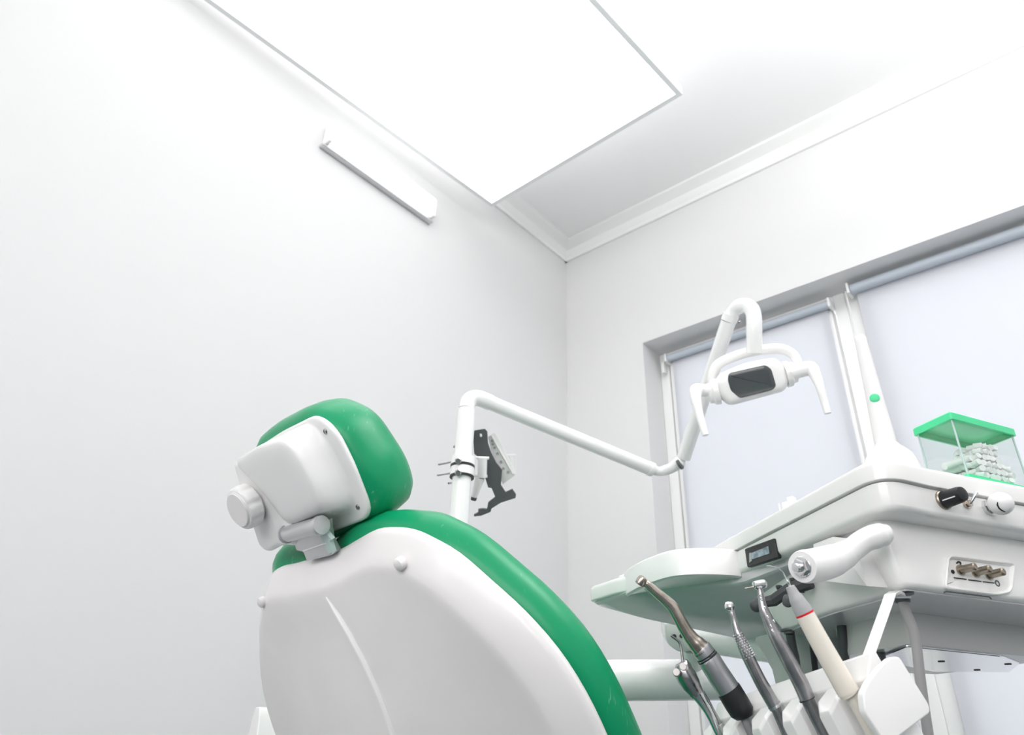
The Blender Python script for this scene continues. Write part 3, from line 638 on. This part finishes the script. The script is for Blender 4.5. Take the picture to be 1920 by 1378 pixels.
# holder bracket strap
def strap(pts, wdir, w, th, name, mt, par):
    Pn = pa(pts); R = []
    for i, p in enumerate(Pn):
        a = Pn[max(0, i - 1)]; b = Pn[min(len(Pn) - 1, i + 1)]; t = (b - a).normalized(); n_ = t.cross(wdir).normalized()
        R.append([p + wdir * w / 2 + n_ * th / 2, p + wdir * w / 2 - n_ * th / 2, p - wdir * w / 2 - n_ * th / 2, p - wdir * w / 2 + n_ * th / 2])
    return MB().rings(R).build(name, mt, par, bevel=.0006)
strap([(1690, 1117, .735), (1678, 1111, .725), (1669, 1116, .715), (1662, 1135, .705), (1617, 1262, .66)], (RX * .98 + UP * .1).normalized(), .0125, .0035, 'holder_strap', M['paint'], unit)
dtube([(1702, 1109, .735), (1703, 1113, .735)], .006, 'strap_screw', M['dark'], unit, 16)
MB().box(at(1692, 1115, .737), RX, UP, BK, (-.008, .008), (-.003, .003), (-.003, .003), .0008).build('strap_foot', M['paint'], unit)
# instrument holder comb
E_ = (.64, .69, .74)
U0 = None
def ipt(px, base): return base
base0 = at(1592, 1296, .640)
PHI = 0
slots = []
v1 = (650., 1385.)
for px, py in ((1592, 1296), (1515, 1312), (1452, 1330), (1393, 1350), (1346, 1362)):
    f_ = (1592 - px) / 942.; d = .64 / (1 - f_); slots.append(at(px, py, d))
PB = lambda px, py, i: hit(px, py, slots[i], A)          # a point in the leaning plane of instrument i
uax = (PB(1505, 1142, 0) - PB(1592, 1300, 0)).normalized()
wax = A.cross(uax).normalized(); wax = wax if wax.dot(ray(1500, 1300)) < 0 else -wax   # towards the viewer
sl = (slots[0] - slots[3]); Ah = A
def HP(a, w_, u_): return slots[0] + A * a + wax * w_ + uax * u_ + Z * 0
pos = [(s_ - slots[0]).dot(A) for s_ in slots]; posu = [(s_ - slots[0]).dot(uax) for s_ in slots]; posw = [(s_ - slots[0]).dot(wax) for s_ in slots]
print('SLOTS', pos, posu, posw, uax, wax)
holder = thing('instrument_holder', 'white plastic holder with five notches hanging below the delivery unit by a flat strap', 'instrument holder', slots[2] - Z * .1)
pitch = pos[1] - pos[0]
drift_u = (posu[3] - posu[0]) / (pos[3] - pos[0]); drift_w = (posw[3] - posw[0]) / (pos[3] - pos[0])
def HD(a, w_, u_): return HP(a, w_ + a * drift_w, u_ + a * drift_u)
# back bar (runs the whole length, top slopes to the front)
a0_, a1_ = -.016, pos[4] + .035
barsec = [(-.012, .004), (-.030, .020), (-.036, .020), (-.036, -.10), (-.012, -.10)]
MB().rings([[HD(a, w_, u_) for w_, u_ in barsec] for a in (a0_, a1_)]).build('back_bar', M['plastic'], holder, bevel=.0015)
for i in range(5):
    a = pos[i] + pitch * .5 if i < 4 else pos[4] + .024
    hw = pitch * .25
    m = MB(); R = []
    # cross-section of a finger in (a, w), chamfered at the front, extruded down the instrument axis
    sec_ = [(-hw * .9, -.014), (-hw, .004), (-hw * .55, .013), (hw * .55, .013), (hw, .004), (hw * .9, -.014)]
    tops = [.004, -.002, -.010, -.010, -.002, .004]
    R = [[HD(a + x * .82, w_ - .001, t + .001) for (x, w_), t in zip(sec_, tops)], [HD(a + x, w_, t - .003) for (x, w_), t in zip(sec_, tops)], [HD(a + x, w_, -.10) for (x, w_) in sec_]]
    m.rings(R).build('holder_finger', M['plastic'], holder, angle=20, bevel=.0008)
# end plate
ep = [(1672, 1231), (1687, 1231), (1743, 1322), (1745, 1336), (1690, 1378), (1672, 1392), (1655, 1385), (1622, 1335), (1618, 1300), (1630, 1275), (1650, 1250)]
eo = at(1680, 1305, .612)
eq = [hit(x, y, eo, A) - eo for x, y in ep]; eq = [Vector((p.dot(wax), p.dot(uax))) for p in eq]
MB().stack((eo, wax, uax, A), rnd(eq, .003, 3), fil(0, .009, .0015, .002)).build('end_plate', M['plastic'], holder, angle=40)

# hoses below the casing
for l, r, mt, fl_ in (
    ([(1577, 1158, .93), (1580, 1200, .92), (1585, 1252, .92), (1592, 1330, .92), (1598, 1420, .92)], .0062, M['dhose'], (1575, 1156, .93)),
    ([(1633, 1142, .90), (1641, 1190, .89), (1650, 1236, .88), (1660, 1320, .87), (1668, 1420, .86)], .0072, M['dhose'], (1632, 1141, .90)),
    ([(1481, 1187, .98), (1486, 1215, .98), (1492, 1245, .98), (1500, 1330, .98), (1505, 1420, .98)], .0062, M['dhose'], (1480, 1186, .98)),
    ([(1522, 1195, .95), (1526, 1230, .95), (1530, 1266, .95), (1538, 1340, .95), (1545, 1420, .95)], .0042, M['black'], None)):
    h_ = MB().tube(pa(l), r, 16, 4).build('supply_hose', mt, unit)
    if fl_:
        c = at(*fl_); MB().lathe(c + Z * .004, -Z, [(0, r * 1.9), (.0025, r * 1.9), (.003, r * 1.2), (.006, r * 1.1)], 20).build('hose_collar', M['dark'], h_)
MB().tube(pa([(1692, 1124, .765), (1700, 1150, .76), (1712, 1180, .755), (1719, 1215, .75), (1724, 1260, .745), (1732, 1320, .74), (1741, 1380, .735), (1748, 1430, .73)]), .0052, 18, 4).build('supply_hose', mat('light_grey_hose', (.42, .41, .41), .35), unit)
MB().lathe(at(1691, 1122, .765) + Z * .004, -Z, [(0, .013), (.003, .013), (.004, .008), (.008, .0078)], 20).build('hose_collar', M['dark'], unit)

# ================================================================ INSTRUMENTS (each leans in its notch)
def inst(i, pts, name, mt, par, seg=24, sm=4, flat=1, re_=False):
    """tube through picture points lying in instrument i's leaning plane; radii in pixels at its depth"""
    s_ = (RM @ (slots[i] - CAM)); sc = -s_.z / F
    return MB().tube([PB(x, y, i) for x, y, r in pts], [r * sc * .96 for x, y, r in pts], seg, sm, re_, flat).build(name, mt, par, angle=40)
def itthing(i, name, label, cat): return thing(name, label, cat, slots[i] - uax * .03)
def crop3(l): return [(1100 + x / 4.333, 1060 + y / 4.333, r / 4.333) for x, y, r in l]
# scaler
t = itthing(0, 'ultrasonic_scaler', 'cream scaler handpiece with grey cone, red ring and thin curved tip, rightmost in the holder', 'dental scaler')
inst(0, [(1437, 1061, .5), (1447, 1061.5, .7), (1458, 1065, .9), (1467, 1072, 1.1), (1472, 1081, 1.4), (1476, 1089, 1.8)], 'scaler_tip', M['chrome'], t, 12, 4, re_=True)
inst(0, [(1475, 1087, 2.2), (1478, 1092, 3.2), (1480, 1096, 2.4), (1483, 1103, 3.2)], 'tip_collar', M['chrome'], t, 16, 2)
inst(0, [(1481, 1099, 8.0), (1482, 1101, 9.2), (1487, 1111, 11), (1495, 1126, 15.5), (1503, 1140, 18), (1508.5, 1150, 18.6)], 'grey_cone', M['grey'], t, 30, 4)
inst(0, [(1508, 1149, 18.9), (1510, 1152.5, 18.9)], 'red_ring', M['red'], t, 30, 0)
inst(0, [(1509.5, 1151.8, 18.6), (1530, 1190, 19.5), (1560, 1244, 20.5), (1591, 1298, 21.5)], 'handle', M['cream'], t, 30, 2)
inst(0, [(1590.5, 1297, 20.5), (1592.5, 1300, 20.5), (1597, 1306, 13), (1612, 1334, 11), (1635, 1378, 10.5), (1660, 1430, 10.5)], 'hose', M['cream'], t, 24, 2)
# turbine 2 (smooth, dimpled)
t = itthing(1, 'turbine_handpiece', 'polished steel turbine handpiece with dimpled neck and needle bur, beside the cream scaler', 'dental handpiece', )
hc_ = PB(1424, 1096, 1); hx_ = (PB(1436, 1094, 1) - PB(1412, 1098, 1)).normalized(); sc1 = -(RM @ (slots[1] - CAM)).z / F
MB().lathe(hc_ - hx_ * 13 * sc1, hx_, [(0, 6 * sc1), (1 * sc1, 7.6 * sc1), (4 * sc1, 8.6 * sc1), (18 * sc1, 9.2 * sc1), (24 * sc1, 9 * sc1), (26 * sc1, 7.5 * sc1), (26.6 * sc1, 1 * sc1)], 28).build('turbine_head', M['chrome'], t)
inst(1, [(1396, 1103, .8), (1403, 1102, 1.1), (1410, 1101, 1.5), (1413, 1100.5, 2.4)], 'bur', M['bronze'], t, 10, 0)
nk_ = inst(1, crop3([(1400, 180, 26), (1412, 220, 27), (1425, 300, 32), (1445, 380, 42), (1490, 480, 50), (1530, 570, 56), (1585, 670, 62), (1660, 810, 66), (1740, 960, 67), (1792, 1085, 65)]), 'handle', M['steel'], t, 28, 3)
for k, (x, y) in enumerate([(1412, 240), (1418, 270), (1448, 340), (1470, 415), (1496, 490), (1540, 575), (1578, 650), (1520, 450), (1560, 545), (1600, 610), (1630, 670), (1555, 610), (1508, 530)]):
    X, Y = 1100 + x / 4.333, 1060 + y / 4.333
    c = PB(X, Y, 1); rw = 12 * sc1 if k < 6 else 13 * sc1
    tow = (CAM - c).normalized(); ph = (tow - uax * tow.dot(uax)).normalized()
    MB().lathe(c + ph * rw * .78, ph, [(0, .0019), (rw * .2, .0017), (rw * .24, .0008), (rw * .2, .0002)], 12, ref=uax, sq=.6).build('grip_dimple', M['chrome'], nk_)
inst(1, [(1512.5, 1309, 15.4), (1514, 1312, 15.4), (1515, 1314, 13), (1530, 1345, 12.5), (1546, 1378, 12), (1565, 1430, 12)], 'coupling', M['steel'], t, 24, 2)
inst(1, [(1513, 1310.2, 15.7), (1513.8, 1311.8, 15.7)], 'seal_ring', M['black'], t, 24, 0)
# turbine 1 (knurled)
t = itthing(2, 'turbine_handpiece', 'slim steel turbine handpiece with round head and knurled grip, third in the holder', 'dental handpiece')
sc2 = -(RM @ (slots[2] - CAM)).z / F
hc_ = PB(1369, 1138, 2); hx_ = (PB(1380, 1139, 2) - PB(1362, 1137.5, 2)).normalized(); hx_ = (hx_ * .8 + (CAM - hc_).normalized() * .6).normalized()
th = MB().lathe(hc_ - hx_ * 9 * sc2, hx_, [(0, 7 * sc2), (1 * sc2, 9 * sc2), (5 * sc2, 10.6 * sc2), (14 * sc2, 10.2 * sc2), (16 * sc2, 8.5 * sc2), (16.5 * sc2, 1 * sc2)], 28).build('turbine_head', M['chrome'], t)
MB().lathe(hc_ + hx_ * 7.3 * sc2, hx_, [(0, 3 * sc2), (.6 * sc2, 3 * sc2), (.7 * sc2, .3 * sc2)], 14).build('bur_socket', M['charcoal'], th)
g2 = inst(2, crop3([(1172, 365, 26), (1185, 400, 30), (1200, 450, 29), (1218, 520, 34), (1240, 575, 44), (1275, 660, 50), (1310, 740, 53), (1400, 920, 53), (1450, 1010, 55), (1525, 1138, 56)]), 'handle', M['steel'], t, 26, 3)
m = MB()
for row in range(11):
    f_ = row / 10; X = 1100 + (1228 + (1318 - 1228) * f_) / 4.333; Y = 1060 + (560 + (745 - 560) * f_) / 4.333
    c = PB(X, Y, 2); rw = (9.2 + 2.8 * f_) * sc2
    tow = (CAM - c).normalized(); ph = (tow - uax * tow.dot(uax)).normalized(); sd_ = uax.cross(ph)
    for k in range(12):
        a_ = 2 * math.pi * (k + .5 * (row % 2)) / 12; dr = ph * math.cos(a_) + sd_ * math.sin(a_)
        m.lathe(c + dr * rw * .9, dr, [(0, .0011), (rw * .16, .0009), (rw * .22, .0003)], 6)
m.build('knurling', M['satin'], g2)
inst(2, crop3([(1522, 1133, 60), (1535, 1152, 60)]), 'coupling_ring', M['chrome'], t, 24, 0)
inst(2, crop3([(1530, 1148, 50), (1545, 1185, 42), (1590, 1300, 36), (1630, 1400, 36), (1700, 1560, 36)]), 'hose_coupling', M['steel'], t, 20, 2)
# contra angle with motor
t = itthing(3, 'contra_angle_handpiece', 'bronze toned contra angle handpiece on a silver motor with a black sleeve', 'dental handpiece')
sc3 = -(RM @ (slots[3] - CAM)).z / F
hc_ = PB(1203, 1089, 3); hx_ = (PB(1208.5, 1079.5, 3) - PB(1197, 1097, 3)).normalized(); hx_ = (hx_ * .85 + (CAM - hc_).normalized() * .4).normalized()
MB().lathe(hc_ - hx_ * 9.5 * sc3, hx_, [(0, 7 * sc3), (.8 * sc3, 9.6 * sc3), (3 * sc3, 10 * sc3), (3.2 * sc3, 9.4 * sc3), (4 * sc3, 9.4 * sc3), (4.3 * sc3, 10.3 * sc3), (12 * sc3, 10.3 * sc3), (17 * sc3, 8.6 * sc3), (18.6 * sc3, 6 * sc3), (19 * sc3, .5 * sc3)], 30).build('contra_head', M['bronze'], t)
inst(3, crop3([(470, 135, 30), (500, 160, 38), (560, 215, 42), (620, 265, 46), (670, 310, 52), (705, 350, 54), (745, 420, 54), (800, 520, 56), (850, 590, 62), (900, 645, 76), (940, 690, 88)]), 'contra_neck', M['bronze'], t, 28, 4)
inst(3, crop3([(470, 190, 3), (495, 220, 3), (508, 245, 3)]), 'spray_wire', M['steel'], t, 8, 0)
mo = inst(3, crop3([(925, 668, 84), (935, 680, 88), (975, 735, 90), (980, 742, 84), (984, 750, 84), (988, 755, 96), (1003, 778, 100), (1060, 870, 100), (1155, 1015, 102)]), 'motor', M['satin'], t, 32, 0)
inst(3, crop3([(969, 730, 93), (974, 737, 93)]), 'motor_slot', M['black'], mo, 32, 0)
inst(3, crop3([(981, 747, 95), (986, 754, 95)]), 'motor_slot', M['black'], mo, 32, 0)
inst(3, crop3([(1152, 1008, 106), (1160, 1020, 107), (1220, 1120, 108), (1262, 1190, 104), (1282, 1235, 72), (1285, 1242, 50)]), 'sleeve', M['black'], t, 32, 0)
inst(3, crop3([(1280, 1230, 36), (1300, 1290, 34), (1330, 1360, 32), (1380, 1480, 32)]), 'hose', M['hose'], t, 20, 2)
# syringe
t = itthing(4, 'air_water_syringe', 'dark steel air and water syringe with bent nozzle and two buttons, leftmost in the holder', 'dental syringe')
def crop5(l): return [(1200 + x / 5.79, 1140 + y / 5.79, r / 5.79) for x, y, r in l]
sc4 = -(RM @ (slots[4] - CAM)).z / F
inst(4, crop5([(335, 298, 14), (380, 330, 15), (420, 365, 16), (438, 400, 16), (455, 500, 16), (466, 600, 17)]), 'nozzle', M['steel'], t, 14, 3)
inst(4, crop5([(456, 582, 30), (462, 590, 70), (470, 625, 92), (480, 690, 112), (508, 750, 118), (548, 820, 112), (592, 890, 94), (625, 935, 80)]), 'syringe_head', M['steel'], t, 28, 3)
inst(4, crop5([(622, 930, 79), (680, 1020, 62), (740, 1120, 50), (790, 1220, 46), (850, 1350, 44), (930, 1500, 44)]), 'syringe_handle', M['chrome'], t, 24, 3)
inst(4, crop5([(672, 905, 26), (740, 1030, 30), (800, 1150, 34), (862, 1258, 38)]), 'lever_guard', M['steel'], t, 12, 2, flat=1)
for x, y in ((478, 660), (405, 720)):
    X, Y = 1200 + x / 5.79, 1140 + y / 5.79
    c = PB(X, Y, 4); tow = (CAM - c).normalized(); tow = (tow - uax * tow.dot(uax) * .4 + uax * .25).normalized()
    MB().lathe(c + tow * 8 * sc4, tow, [(0, 7 * sc4), (11 * sc4, 7 * sc4), (12.2 * sc4, 6 * sc4), (12.5 * sc4, .4 * sc4)], 20).build('push_button', mat('button_steel', (.52, .49, .48), .45, metal=.5) if 'button_steel' not in bpy.data.materials else bpy.data.materials['button_steel'], t)

# ================================================================ THINGS ON THE CONSOLE
bc_ = hz(1676, 895, ZT)
def zat(c, py):
    lo, hi = .3, 3.
    for _ in range(50):
        mid = (lo + hi) / 2; q_ = RM @ (V(c.x, c.y, mid) - CAM)
        if CY + q_.y / q_.z * F > py: lo = mid
        else: hi = mid
    return mid
t = thing('curing_light', 'tall white tapered curing light with a green button, standing in a domed base', 'curing light', bc_)
MB().lathe(bc_, Z, [(0, .0285), (.006, .030), (.014, .0295), (.024, .0255), (.031, .020), (.036, .015), (.040, .0125)], 40).build('domed_base', M['plastic'], t, angle=60)
zt_ = zat(bc_, 629); hh = zt_ - ZT
MB().lathe(bc_, Z, [(.028, .0122), (.04, .0118), (.07, .0108), (.095, .0096), (hh * .8, .0079), (hh - .01, .0070), (hh - .004, .0068), (hh - .001, .005), (hh, .001)], 32).build('wand', M['plastic'], t, angle=60)
zg = zat(bc_, 752); c = V(bc_.x, bc_.y, zg); tow = (CAM - c); tow.z = 0; tow.normalize()
MB().lathe(c + tow * .0075, tow, [(0, .0055), (.0022, .0055), (.0028, .0045), (.003, .0003)], 24, ref=Z).build('green_button', M['greenp'], t)
# cotton roll box
zt2 = 1.1635
l0, l1, l2 = hz(1713, 812, zt2), hz(1783, 780, zt2), hz(1903, 812, zt2)
dA = (l0 - l1).normalized(); dB = (l2 - l1).normalized(); wA = (l0 - l1).length; wB = (l2 - l1).length
cb = V(l1.x, l1.y, ZT)
t = thing('cotton_roll_box', 'clear acrylic box with green lid and green base standing on the console', 'dispenser box', cb + dA * wA / 2 + dB * wB / 2)
m = MB(); q4 = [Vector(((cb + dA * a + dB * b).x, (cb + dA * a + dB * b).y)) for a, b in ((-.002, -.002), (wA, -.002), (wA, wB), (-.002, wB))]
cen = sum(q4, Vector((0, 0))) / 4
def lidring(q_, z_): return [V(p.x, p.y, z_) for p in q_]
q5 = rnd(q4, .004, 4)
m.rings([lidring(inset(q5, .0028), zt2 + .0035), lidring(inset(q5, .0024), zt2 - .004), lidring(q5, zt2 - .004), lidring(q5, zt2 + .004), lidring(inset(q5, .002), zt2 + .0058)], cap0=True)
lidm = clearmat('green_translucent_plastic', (.25, .75, .52), .12)
m.build('lid', M['greenp'], t)
q6 = inset(q4, .004)
wl = MB(); h0_, h1_ = ZT + .004, zt2 - .003
for i in range(4):
    p, r_ = q6[i], q6[(i + 1) % 4]; d_ = (r_ - p).normalized(); n_ = Vector((-d_.y, d_.x)) * .001
    wl.rings([[V(p.x, p.y, z_), V(r_.x, r_.y, z_), V(r_.x + n_.x, r_.y + n_.y, z_), V(p.x + n_.x, p.y + n_.y, z_)] for z_ in (h0_, h1_)])
wl.build('clear_walls', M['acryl'], t)
for p in q6: MB().tube([V(p.x, p.y, h0_), V(p.x, p.y, h1_)], .0011, 8).build('wall_edge', M['acryledge'], t)
MB().stack(W2(), q5, [(0, ZT), (0, ZT + .004)]).build('base', M['greenp'], t)
# cotton rolls: three long rolls leaning on the left, a heap of short rolls
def roll(a, b, h, da, db, dh, ln, r, label, grp):
    c = cb + dA * a + dB * b + Z * (h); d_ = (dA * da + dB * db + Z * dh).normalized()
    o = MB().tube([c - d_ * ln / 2, c + d_ * ln / 2], r, 12).build('cotton_roll', M['cotton'], None, angle=60)
    return tag(o, label, 'cotton roll', grp)
x0_ = wA
for i in range(3):
    c = cb + dA * (wA * (.88 - i * .2)) + dB * (.020) + Z * (.016 + .007 * i)
    d_ = (dB * .9 + dA * -.25 + Z * .35).normalized(); lab = ('lowest', 'middle', 'topmost')[i] + ' of the three long cotton rolls slanting upward inside the clear box'
    o = MB().tube([c - d_ * .016, c + d_ * .026], .0042, 14).build('cotton_roll', M['cotton'], None, angle=60); tag(o, lab, 'cotton roll', 'long cotton rolls in the clear box')
proto = None
rr_ = .0036
for layer in range(6):
    for a in range(5):
        for b in range(7 if layer < 3 else 5):
            if layer > 3 and (b < 1 or b > 4): continue
            aa = .010 + a * .0092 + random.uniform(-.001, .001); bb = .036 + b * .0083 + (layer % 2) * .003 + random.uniform(-.001, .001)
            if aa > wA - .008 or bb > wB - .009: continue
            if a > 3 and layer > 2: continue
            c = cb + dA * aa + dB * bb + Z * (.0085 + layer * .0078)
            ang = random.uniform(-.6, .6)
            if proto is None:
                proto = MB().tube([V(-.0046, 0, 0), V(.0046, 0, 0)], rr_, 12).build('cotton_roll', M['cotton'], None, angle=60); o = proto
            else: o = proto.copy(); COL.objects.link(o)
            o.location = c; o.rotation_euler = (0, random.uniform(-.3, .3), math.atan2(dA.y, dA.x) + ang)
            tag(o, 'short white cotton roll in the heap filling the right part of the clear box', 'cotton roll', 'short cotton rolls heaped in the clear box')
# small white stand on the left of the console
c = hz(1478, 952, ZT)
t = thing('bur_stand', 'small white block with a thin peg standing at the left edge of the console', 'stand', c)
m = MB(); m.wbox((c.x - .009, c.y + .004, ZT), (c.x + .008, c.y + .022, ZT + .010), .001); m.build('block', M['plastic'], t)
m = MB(); m.wbox((c.x - .003, c.y + .008, ZT + .009), (c.x + .006, c.y + .018, ZT + .017), .001); m.build('top_block', M['plastic'], t)
MB().tube([(c.x - .017, c.y + .016, ZT), (c.x - .017, c.y + .016, ZT + .013)], .0012, 10).build('peg', M['plastic'], t)
